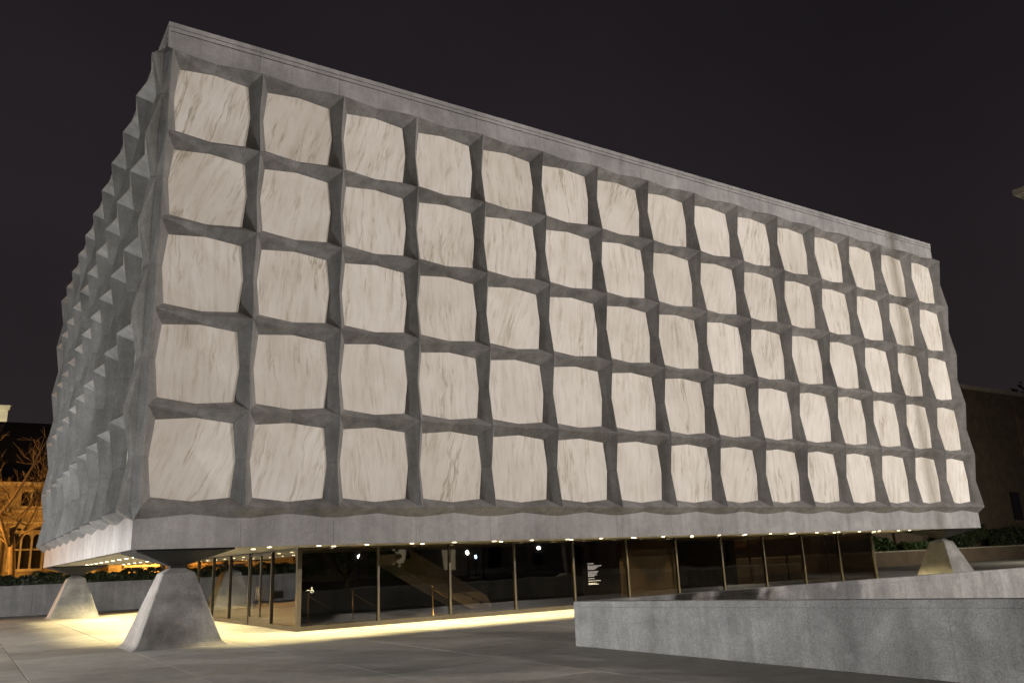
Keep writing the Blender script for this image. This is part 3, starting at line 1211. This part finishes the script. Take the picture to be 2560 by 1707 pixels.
kbx(KX + 0.22, 30, -14, KY - 0.22, 7.662, 7.74, 'coping', LIME)

# ------------------------------------------------------------------ gothic building behind the hedge
gb = empty('gothic_hall', W(1, 19, ZG))
tag(gb, 'collegiate gothic stone hall lit orange behind the hedge at left', 'building')
o3 = gb.location


def gbx(x0, x1, y0, y1, z0, z1, name, mat, parent=None):
    a, c_ = W(x0, y0, z0), W(x1, y1, z1)
    b_ = MB()
    b_.box(a[0] - o3.x, c_[0] - o3.x, a[1] - o3.y, c_[1] - o3.y, a[2], c_[2])
    return b_.build(name, mat, parent or gb)


# wall made of horizontal and vertical strips leaving window openings
bays = [-2.90, -1.38, 0.14, 1.66, 3.18, 4.70, 6.22, 7.74]
zs = dict(b0=-0.27, b1=0.86, t0=1.47, t1=1.93, top=2.06)
wx0, wx1 = -5.0, 9.5
gbx(wx0, wx1, 19, 19.3, ZG, zs['b0'], 'wall', GOTH)
gbx(wx0, wx1, 19, 19.3, zs['b1'], zs['t0'], 'wall', GOTH)
gbx(wx0, wx1, 19, 19.3, zs['t1'], zs['top'], 'wall', GOTH)
hw, hw2 = 0.40, 0.25
pb_ = wx0
for c_ in bays + [None]:
    xe_ = c_ - hw if c_ is not None else wx1
    gbx(pb_, xe_, 19.001, 19.299, zs['b0'], zs['b1'], 'wall', GOTH)
    pb_ = c_ + hw if c_ is not None else None
pb_ = wx0
for c_ in bays + [None]:
    xe_ = c_ - hw2 if c_ is not None else wx1
    gbx(pb_, xe_, 19.001, 19.299, zs['t0'], zs['t1'], 'wall', GOTH)
    pb_ = c_ + hw2 if c_ is not None else None
gbx(wx0, wx1, 18.93, 18.999, 1.30, 1.36, 'string_course', GOTHTRIM)
gbx(wx0, wx1, 18.93, 18.999, 0.98, 1.03, 'string_course', GOTHTRIM)
gbx(wx0, wx1, 18.90, 19.3, zs['top'] + 0.001, zs['top'] + 0.09, 'parapet_coping', GOTHTRIM)
for k in range(len(bays) - 1):
    xm = (bays[k] + bays[k + 1]) / 2
    gbx(xm - 0.13, xm + 0.13, 18.80, 18.999, ZG, 0.60, 'buttress', GOTH)
    gbx(xm - 0.10, xm + 0.10, 18.88, 18.999, 0.602, 1.29, 'buttress', GOTH)


def arch_light(cx, w, z0, z1, pointed, parent):
    """frame of one light: jamb pair and an arched head, as a thin plate with an opening"""
    n = 10
    hw_ = w / 2
    zs_ = z1 - w * (0.75 if pointed else 0.5)
    pts = [(cx - hw_, z0), (cx - hw_, zs_)]
    for k in range(1, n):
        t = k / n
        if pointed:
            if t <= 0.5:
                u = t / 0.5
                pts.append((cx - hw_ * (1 - u ** 1.6), zs_ + (z1 - zs_) * math.sin(u * math.pi / 2)))
            else:
                u = (1 - t) / 0.5
                pts.append((cx + hw_ * (1 - u ** 1.6), zs_ + (z1 - zs_) * math.sin(u * math.pi / 2)))
        else:
            pts.append((cx - hw_ * math.cos(math.pi * t), zs_ + (z1 - zs_) * math.sin(math.pi * t)))
    pts += [(cx + hw_, zs_), (cx + hw_, z0)]
    return pts


def spandrel(cx, w, zs_lo, z1, y0, y1, pts, name, parent):
    """stone plate filling the space above an arched light up to z1"""
    b_ = MB()
    hw_ = w / 2
    arc = [p for p in pts if p[1] >= zs_lo - 1e-6]
    top = [(p[0], z1) for p in arc]
    v, f = [], []
    for (p, t) in zip(arc, top):
        for y in (y0, y1):
            for q in (p, t):
                A = W(q[0], y, q[1])
                v.append((A[0] - o3.x, A[1] - o3.y, A[2]))
    for k in range(len(arc) - 1):
        i = k * 4
        j = i + 4
        f += [(i, j, j + 1, i + 1), (i + 2, i + 3, j + 3, j + 2), (i, i + 2, j + 2, j)]
    b_.add(v, f)
    return b_.build(name, GOTHTRIM, parent)


for c_ in bays:
    # tall lower window: three lights, transom and cusped heads
    win = gbx(c_ - hw, c_ + hw, 19.22, 19.25, zs['b0'], zs['b1'], 'window', DARKGLASS)
    lw = 0.215
    for k in (-1, 0, 1):
        for (za, zb) in ((-0.27, 0.24), (0.28, 0.70)):
            cx = c_ + k * 0.265
            pts = arch_light(cx, lw, za, zb - 0.01, True, win)
            if zb > 0.5:
                spandrel(cx, lw, zb - 0.01 - lw * 0.75, 0.72, 19.10, 19.18, pts, 'tracery', win)
    for k in (-0.5, 0.5):
        gbx(c_ + k * 0.265 - 0.025, c_ + k * 0.265 + 0.025, 19.07, 19.21, zs['b0'], zs['b1'], 'stone_mullion', GOTHTRIM, win)
    gbx(c_ - hw, c_ + hw, 19.09, 19.20, 0.24, 0.28, 'transom', GOTHTRIM, win)
    gbx(c_ - hw, c_ + hw, 19.095, 19.19, 0.72, 0.80, 'tracery', GOTHTRIM, win)
    gbx(c_ - hw - 0.05, c_ + hw + 0.05, 18.95, 18.998, zs['b0'] - 0.07, zs['b0'], 'sill', GOTHTRIM, win)
    gbx(c_ - hw - 0.05, c_ - hw, 18.96, 18.998, zs['b0'], zs['b1'] + 0.05, 'jamb', GOTHTRIM, win)
    gbx(c_ + hw, c_ + hw + 0.05, 18.96, 18.998, zs['b0'], zs['b1'] + 0.05, 'jamb', GOTHTRIM, win)
    # small upper window: two round-headed lights
    win = gbx(c_ - hw2, c_ + hw2, 19.22, 19.25, zs['t0'], zs['t1'], 'window', DARKGLASS)
    for k in (-0.5, 0.5):
        cx = c_ + k * 0.26
        pts = arch_light(cx, 0.21, zs['t0'], zs['t1'] - 0.03, False, win)
        spandrel(cx, 0.21, zs['t1'] - 0.03 - 0.105, zs['t1'], 19.10, 19.18, pts, 'tracery', win)
    gbx(c_ - 0.025, c_ + 0.025, 19.08, 19.21, zs['t0'], zs['t1'], 'stone_mullion', GOTHTRIM, win)
    gbx(c_ - hw2 - 0.05, c_ + hw2 + 0.05, 18.95, 18.998, zs['t0'] - 0.06, zs['t0'], 'sill', GOTHTRIM, win)
# slate roof
rb_ = MB()
a, b2, c2 = W(wx0, 19.25, 2.14), W(wx1, 23.5, 4.6), W(wx0, 27.5, 2.14)
rb_.add([(a[0] - o3.x, a[1] - o3.y, a[2]), (b2[0] - o3.x, a[1] - o3.y, a[2]), (b2[0] - o3.x, b2[1] - o3.y, b2[2]), (a[0] - o3.x, b2[1] - o3.y, b2[2]), (a[0] - o3.x, c2[1] - o3.y, a[2]), (b2[0] - o3.x, c2[1] - o3.y, a[2])],
        [(0, 1, 2, 3), (3, 2, 5, 4), (0, 3, 4), (1, 5, 2), (0, 4, 5, 1)])
rb_.build('roof', SLATE, gb)

# far lit tower
tw = empty('stone_tower', W(-2.5, 40, ZG))
tag(tw, 'pale floodlit stone tower far behind at the left edge', 'tower')
o4 = tw.location


def twx(x0, x1, y0, y1, z0, z1, name, mat, parent=None):
    a, c_ = W(x0, y0, z0), W(x1, y1, z1)
    b_ = MB()
    b_.box(a[0] - o4.x, c_[0] - o4.x, a[1] - o4.y, c_[1] - o4.y, a[2], c_[2])
    return b_.build(name, mat, parent or tw)


twx(-4.6, 0.45, 40.0, 44, ZG, 6.42, 'tower_base', LIME)
twx(-4.3, 0.02, 40.2, 43.8, 6.422, 6.95, 'tower_shaft', LIME)
twx(-4.2, -0.10, 40.25, 43.7, 6.952, 7.0, 'string_course', GOTHTRIM)
twx(-4.1, -0.15, 40.3, 43.6, 7.002, 7.95, 'tower_shaft', LIME)
twx(-4.2, -0.08, 40.2, 43.7, 7.952, 8.10, 'parapet', LIME)
twx(-4.25, -0.05, 40.15, 43.75, 8.102, 8.16, 'coping', GOTHTRIM)
twx(0.9, 1.25, 40.2, 40.8, ZG, 6.45, 'turret', LIME)
for k in range(3):
    twx(-3.6 + 1.3 * k, -3.1 + 1.3 * k, 40.28, 40.299, 7.1, 7.7, 'window', DARKGLASS)

# ------------------------------------------------------------------ bare tree in front of the gothic hall
tr = empty('bare_tree', W(-0.30, 15.6, ZG))
tag(tr, 'leafless tree with orange lit branches in front of the gothic hall', 'tree')
tr.location.z = 0.5 * M
T0 = Vector(tr.location)
rt = random.Random(5)
trunk_b, branch_b, twig_b = MB(), MB(), MB()


def tpt(px_x, y, z):
    return Vector(W(px_x, y, z)) - T0


trunk_b.tube([(0, 0, -0.1), (0.0, 0.05, 1.2), (-0.12, 0.05, 2.6), (-0.25, 0.1, 4.0)], [0.26, 0.22, 0.19, 0.15], 10)


def grow(p, d, ln, r, depth, mb):
    pts, rad = [p], [r]
    q = Vector(p)
    dd = Vector(d)
    nseg = 4
    for k in range(nseg):
        dd = (dd + Vector((rt.gauss(0, 0.16), rt.gauss(0, 0.16), rt.gauss(0.05, 0.14)))).normalized()
        q = q + dd * (ln / nseg)
        pts.append(q.copy())
        rad.append(max(0.016, r * (1 - 0.55 * (k + 1) / nseg)))
    mb.tube(pts, rad, 6 if depth < 2 else 4)
    if depth >= 4:
        return
    for k in range(4 if depth < 3 else 2):
        i = rt.randint(1, nseg)
        nd = (dd + Vector((rt.gauss(0, 0.6), rt.gauss(0, 0.6), rt.gauss(0.15, 0.5)))).normalized()
        grow(pts[i], nd, ln * rt.uniform(0.5, 0.75), rad[i] * 0.62, depth + 1, branch_b if depth < 1 else twig_b)


# the long curved limb that crosses towards the library
limb = [tpt(-0.42, 15.6, 0.25), tpt(-0.72, 15.3, 0.95), tpt(-0.52, 15.1, 1.28), tpt(-0.28, 15.0, 1.75), tpt(-0.10, 15.0, 2.2), tpt(0.0, 15.0, 2.5), tpt(0.16, 15.0, 2.9)]
trunk_b.tube(limb, [0.15, 0.12, 0.10, 0.085, 0.06, 0.045, 0.02], 8)
grow(limb[2], Vector((-0.3, 0, 1)).normalized(), 2.6, 0.06, 1, branch_b)
grow(limb[3], Vector((0.4, 0.2, 1)).normalized(), 2.4, 0.05, 1, branch_b)
for d in ((-0.6, -0.2, 0.8), (0.5, 0.3, 0.8), (0.1, -0.6, 1.0), (-0.9, 0.3, 0.5), (0.8, -0.3, 0.4), (-0.2, 0.5, 1.0)):
    grow(Vector((-0.2, 0.08, rt.uniform(2.2, 3.9))), Vector(d).normalized(), rt.uniform(2.6, 3.8), 0.09, 0, branch_b)
trunk_b.build('trunk', BARK, tr)
branch_b.build('branches', BARK, tr)
twig_b.build('twigs', BARK, tr)

# ------------------------------------------------------------------ across the plaza, seen only as reflections in the glass
ch = empty('colonnaded_hall', W(8, -36, ZG))
tag(ch, 'classical colonnaded hall across the plaza, mirrored dimly in the lobby glass', 'building')
o5 = ch.location


def chx(x0, x1, y0, y1, z0, z1, name, mat, parent=None):
    a, c_ = W(x0, y0, z0), W(x1, y1, z1)
    b_ = MB()
    b_.box(a[0] - o5.x, c_[0] - o5.x, a[1] - o5.y, c_[1] - o5.y, a[2], c_[2])
    return b_.build(name, mat, parent or ch)


chx(-14, 74, -42, -37.5, ZG, 4.6, 'wall', LIME)
chx(-14.2, 74, -37.48, -35.2, 2.9, 3.7, 'entablature', LIME)
chx(-14, 74, -37.48, -35.0, ZG, ZG + 0.35, 'steps', LIME)
colb = MB()
colb.lathe([(0.75, 0.0), (0.75, 0.25), (0.62, 0.3), (0.58, 4.0), (0.50, 9.6), (0.72, 9.9), (0.72, 10.2)], 16)
col_me = colb.mesh('column', LIME)
WARMDOOR = emit('lit_door_glass', (1.0, 0.84, 0.55), 0.9)
for k in range(25):
    x = -12 + 3.5 * k
    a = W(x, -36, ZG + 0.35)
    inst(col_me, 'column', ch, (a[0] - o5.x, a[1] - o5.y, a[2]))
    if k < 24:
        lit = k in (9, 10)
        chx(x + 1.35, x + 2.15, -37.49, -37.42, ZG + 0.36, 0.3, 'door', WARMDOOR if lit else DARKGLASS)

# leafy tree in the sunken court, off to the right: dapples the near pier and the paving
st_ = empty('court_tree', W(6.3, -8.4, ZG))
rl = random.Random(41)
lobes_ = [(5.2 * math.cos(a_) * r_, 5.2 * math.sin(a_) * r_, rl.uniform(1.6, 7.6) * (1 - 0.25 * r_), rl.uniform(0.32, 0.6)) for a_, r_ in [(rl.uniform(0, 6.283), math.sqrt(rl.random())) for _ in range(150)]]


def court_leaf(q):
    lx, ly, lz, lr = q.choice(lobes_)
    d = Vector((q.gauss(0, 1), q.gauss(0, 1), q.gauss(0, 1))).normalized() * lr * (q.random() ** 0.4)
    return (lx + d.x, ly + d.y, lz + d.z * 0.7)


v, f = leaf_cloud(9000, court_leaf, 0.15, rl)
b_ = MB()
b_.add(v, f)
b_.build('crown', SHRUB, st_)
b_ = MB()
b_.tube([(0, 0, -0.3), (0.05, 0, 0.8), (0.0, 0.1, 2.6), (0.1, 0.1, 6.4)], [0.20, 0.17, 0.13, 0.04], 8)
for lx, ly, lz, lr in lobes_[::9]:
    b_.tube([(0.02, 0.03, 1.0), (lx * 0.5, ly * 0.5, lz * 0.55 + 0.7), (lx, ly, lz)], [0.06, 0.035, 0.012], 5)
b_.build('trunk', BARK, st_)
tag(st_, 'low spreading tree in the sunken court that dapples the near pier', 'tree')

# flagpole (its shadow falls on the last panels of the facade)
fp = empty('flagpole', W(15.71, -12.6, ZG))
b_ = MB()
b_.lathe([(0.9, 0.0), (0.9, 0.35), (0.6, 0.5), (0.32, 0.6)], 16)
b_.build('plinth', LIME, fp)
b_ = MB()
b_.lathe([(0.16, 0.55), (0.155, 8.0), (0.14, 20.0), (0.11, 29.0), (0.16, 29.1), (0.02, 29.4)], 16)
b_.build('pole', simple('white_painted_steel', (0.7, 0.7, 0.7), 0.4), fp)
tag(fp, 'tall white flagpole on the plaza that shades a strip of the facade', 'flagpole')


# ------------------------------------------------------------------ lamps
def aim(o, target):
    d = Vector(target) - o.location
    o.rotation_euler = d.to_track_quat('-Z', 'Y').to_euler()


def flood_mast(x, y, h, target, energy, color, size, label, radius=0.35, blend=0.5):
    root = empty('floodlight_mast', W(x, y, ZG))
    b_ = MB()
    b_.lathe([(0.16, 0.0), (0.16, 0.3), (0.10, 0.4), (0.06, h - 0.2), (0.05, h)], 12)
    b_.build('pole', BLACKMETAL, root)
    b_ = MB()
    b_.lathe([(0.10, h), (0.30, h + 0.05), (0.34, h + 0.25), (0.20, h + 0.45), (0.05, h + 0.5)], 14)
    b_.build('lamp_head', BLACKMETAL, root)
    l_ = bpy.data.lights.new('flood_lamp', 'SPOT')
    l_.energy = energy
    l_.color = color
    l_.spot_size = math.radians(size)
    l_.spot_blend = blend
    l_.shadow_soft_size = radius
    lo_ = bpy.data.objects.new('lamp', l_)
    lo_.parent = root
    T = Vector(target)
    d = T - (root.location + Vector((0, 0, h)))
    dn = d.normalized()
    lo_.location = Vector((0, 0, h + 0.1)) + dn * 0.8
    lo_.rotation_euler = dn.to_track_quat('-Z', 'Y').to_euler()
    COL.objects.link(lo_)
    tag(root, label, 'floodlight', 'floodlights round the plaza')
    return root


# main flood from the right behind the camera
flood_mast(17.0, -20.0, 16.0, W(7.5, 0, 2.2), 54000, (1.0, 0.935, 0.925), 75, 'tall floodlight mast behind the viewer on the right', 0.2)
flood_mast(15.0, -26.0, 20.0, W(7.5, 0, 2.2), 78000, (1.0, 0.875, 0.785), 70, 'tall warm floodlight mast farthest behind the viewer', 0.3)
# weaker warm fill, added to even out the light along the facade
flood_mast(3.5, -25, 8.0, W(5, 0, 2.5), 4000, (1.0, 0.86, 0.72), 60, 'short added mast with a warm fill light behind the viewer', 0.4)


def ground_flood(x, y, target, energy, color, size, label):
    root = empty('ground_floodlight', W(x, y, ZG))
    b_ = MB()
    b_.bbox(-0.28, 0.28, -0.2, 0.2, 0.0, 0.10, 0.02)
    b_.tube([(-0.25, 0, 0.1), (-0.25, 0, 1.62)], [0.02, 0.02], 6)
    b_.tube([(0.25, 0, 0.1), (0.25, 0, 1.62)], [0.02, 0.02], 6)
    b_.build('bracket', BLACKMETAL, root)
    b_ = MB()
    b_.bbox(-0.22, 0.22, -0.12, 0.12, 1.50, 1.80, 0.03)
    b_.build('housing', BLACKMETAL, root)
    l_ = bpy.data.lights.new('flood_lamp', 'SPOT')
    l_.energy = energy
    l_.color = color
    l_.spot_size = math.radians(size)
    l_.spot_blend = 0.7
    l_.shadow_soft_size = 0.18
    lo_ = bpy.data.objects.new('lamp', l_)
    lo_.parent = root
    d = (Vector(target) - (root.location + Vector((0, 0, 1.65)))).normalized()
    lo_.location = Vector((0, 0, 1.65)) + d * 0.35
    lo_.rotation_euler = d.to_track_quat('-Z', 'Y').to_euler()
    COL.objects.link(lo_)
    tag(root, label, 'floodlight', 'low floodlights left of the library')


COOL = (0.97, 0.985, 1.0)
ground_flood(-4.6, -1.3, W(0, 0.8, 1.0), 2900, COOL, 130, 'low floodlight nearest the viewer left of the library')
ground_flood(-3.7, 4.4, W(0, 4.4, 1.0), 2900, COOL, 130, 'middle low floodlight left of the library')
ground_flood(-3.7, 8.8, W(0, 8.6, 1.0), 2900, COOL, 130, 'farthest low floodlight left of the library')

SODIUM = (1.0, 0.45, 0.085)


def street_lamp(x, y, h, energy, color, label, z0=0.0):
    root = empty('street_lamp', W(x, y, ZG))
    root.location.z = z0
    b_ = MB()
    b_.lathe([(0.18, 0.0), (0.16, 0.4), (0.07, 0.6), (0.05, h - 0.1), (0.12, h)], 12)
    b_.build('post', BLACKMETAL, root)
    b_ = MB()
    b_.lathe([(0.10, h), (0.19, h + 0.12), (0.22, h + 0.30), (0.10, h + 0.48)], 14)
    b_.build('lantern', emit('lantern_glass', color, energy / (math.pi * 0.48)), root)
    b_ = MB()
    b_.lathe([(0.25, h + 0.485), (0.12, h + 0.60), (0.02, h + 0.72)], 14)
    b_.build('cap', BLACKMETAL, root)
    tag(root, label, 'street lamp', 'street lamps')
    return root


def cutoff_lamp(x, y, h, energy, color, label):
    root = empty('street_lamp', W(x, y, ZG))
    b_ = MB()
    b_.lathe([(0.18, 0.0), (0.16, 0.4), (0.07, 0.6), (0.05, h)], 12)
    b_.tube([(0, 0, h - 0.1), (0.5, 0, h + 0.12), (1.0, 0, h + 0.14)], [0.04, 0.035, 0.03], 8)
    b_.build('post', BLACKMETAL, root)
    b_ = MB()
    b_.bbox(0.9, 1.7, -0.2, 0.2, h + 0.06, h + 0.22, 0.04)
    b_.build('lamp_head', BLACKMETAL, root)
    b_ = MB()
    b_.box(1.05, 1.6, -0.13, 0.13, h + 0.045, h + 0.058)
    b_.build('lens', emit('cutoff_lens', color, 20), root)
    l_ = bpy.data.lights.new('street_lamp_light', 'SPOT')
    l_.energy = energy
    l_.color = color
    l_.spot_size = math.radians(176)
    l_.spot_blend = 0.06
    l_.shadow_soft_size = 0.12
    lo_ = bpy.data.objects.new('lamp', l_)
    lo_.parent = root
    lo_.location = (1.3, 0, h - 0.12)
    COL.objects.link(lo_)
    tag(root, label, 'street lamp', 'street lamps')
    return root


street_lamp(-2.6, 14.7, 2.6, 4200, SODIUM, 'sodium street lamp left of the bare tree', 0.55 * M)
street_lamp(4.2, 17.6, 2.6, 5200, SODIUM, 'sodium street lamp hidden behind the library', 0.55 * M)
cutoff_lamp(-9.0, 0.8, 4.6, 30000, (1.0, 0.985, 0.965), 'white cut-off street lamp left of the viewer')
street_lamp(26.0, -29, 3.5, 500, (1.0, 0.9, 0.95), 'white street lamp across the plaza on the right')
street_lamp(14.8, -28, 2.9, 500, (1.0, 0.95, 0.95), 'white street lamp across the plaza on the left')
street_lamp(21.3, -29, 3.1, 500, (1.0, 0.84, 0.65), 'warm street lamp across the plaza near the lit doors')
street_lamp(23.0, -31, 2.7, 160, (0.35, 0.55, 1.0), 'small blue lamp across the plaza')
flood_mast(18.0, -7.5, 5.2, W(14.2, 0, 2.0), 5200, (1.0, 0.92, 0.80), 92, 'low floodlight mast between the sunken court and the corner building', 0.2, 0.5)
street_lamp(40.0, -28, 3.1, 500, (0.55, 0.2, 1.0), 'violet lamp across the plaza')
street_lamp(27.5, 3.0, 3.6, 2600, (1.0, 0.93, 0.75), 'street lamp beyond the right end of the library')
# uplight on the tower
tl = bpy.data.lights.new('tower_lamp', 'SPOT')
tl.energy = 9000
tl.color = (1.0, 0.92, 0.62)
tl.spot_size = math.radians(70)
tl.shadow_soft_size = 0.3
tlo = bpy.data.objects.new('lamp', tl)
tlo.parent = tw
tp = Vector(W(-2, 36, 5.2))
tlo.location = tp - o4
tlo.rotation_euler = (Vector(W(-1.2, 40.3, 7.3)) - tp).to_track_quat('-Z', 'Y').to_euler()
COL.objects.link(tlo)
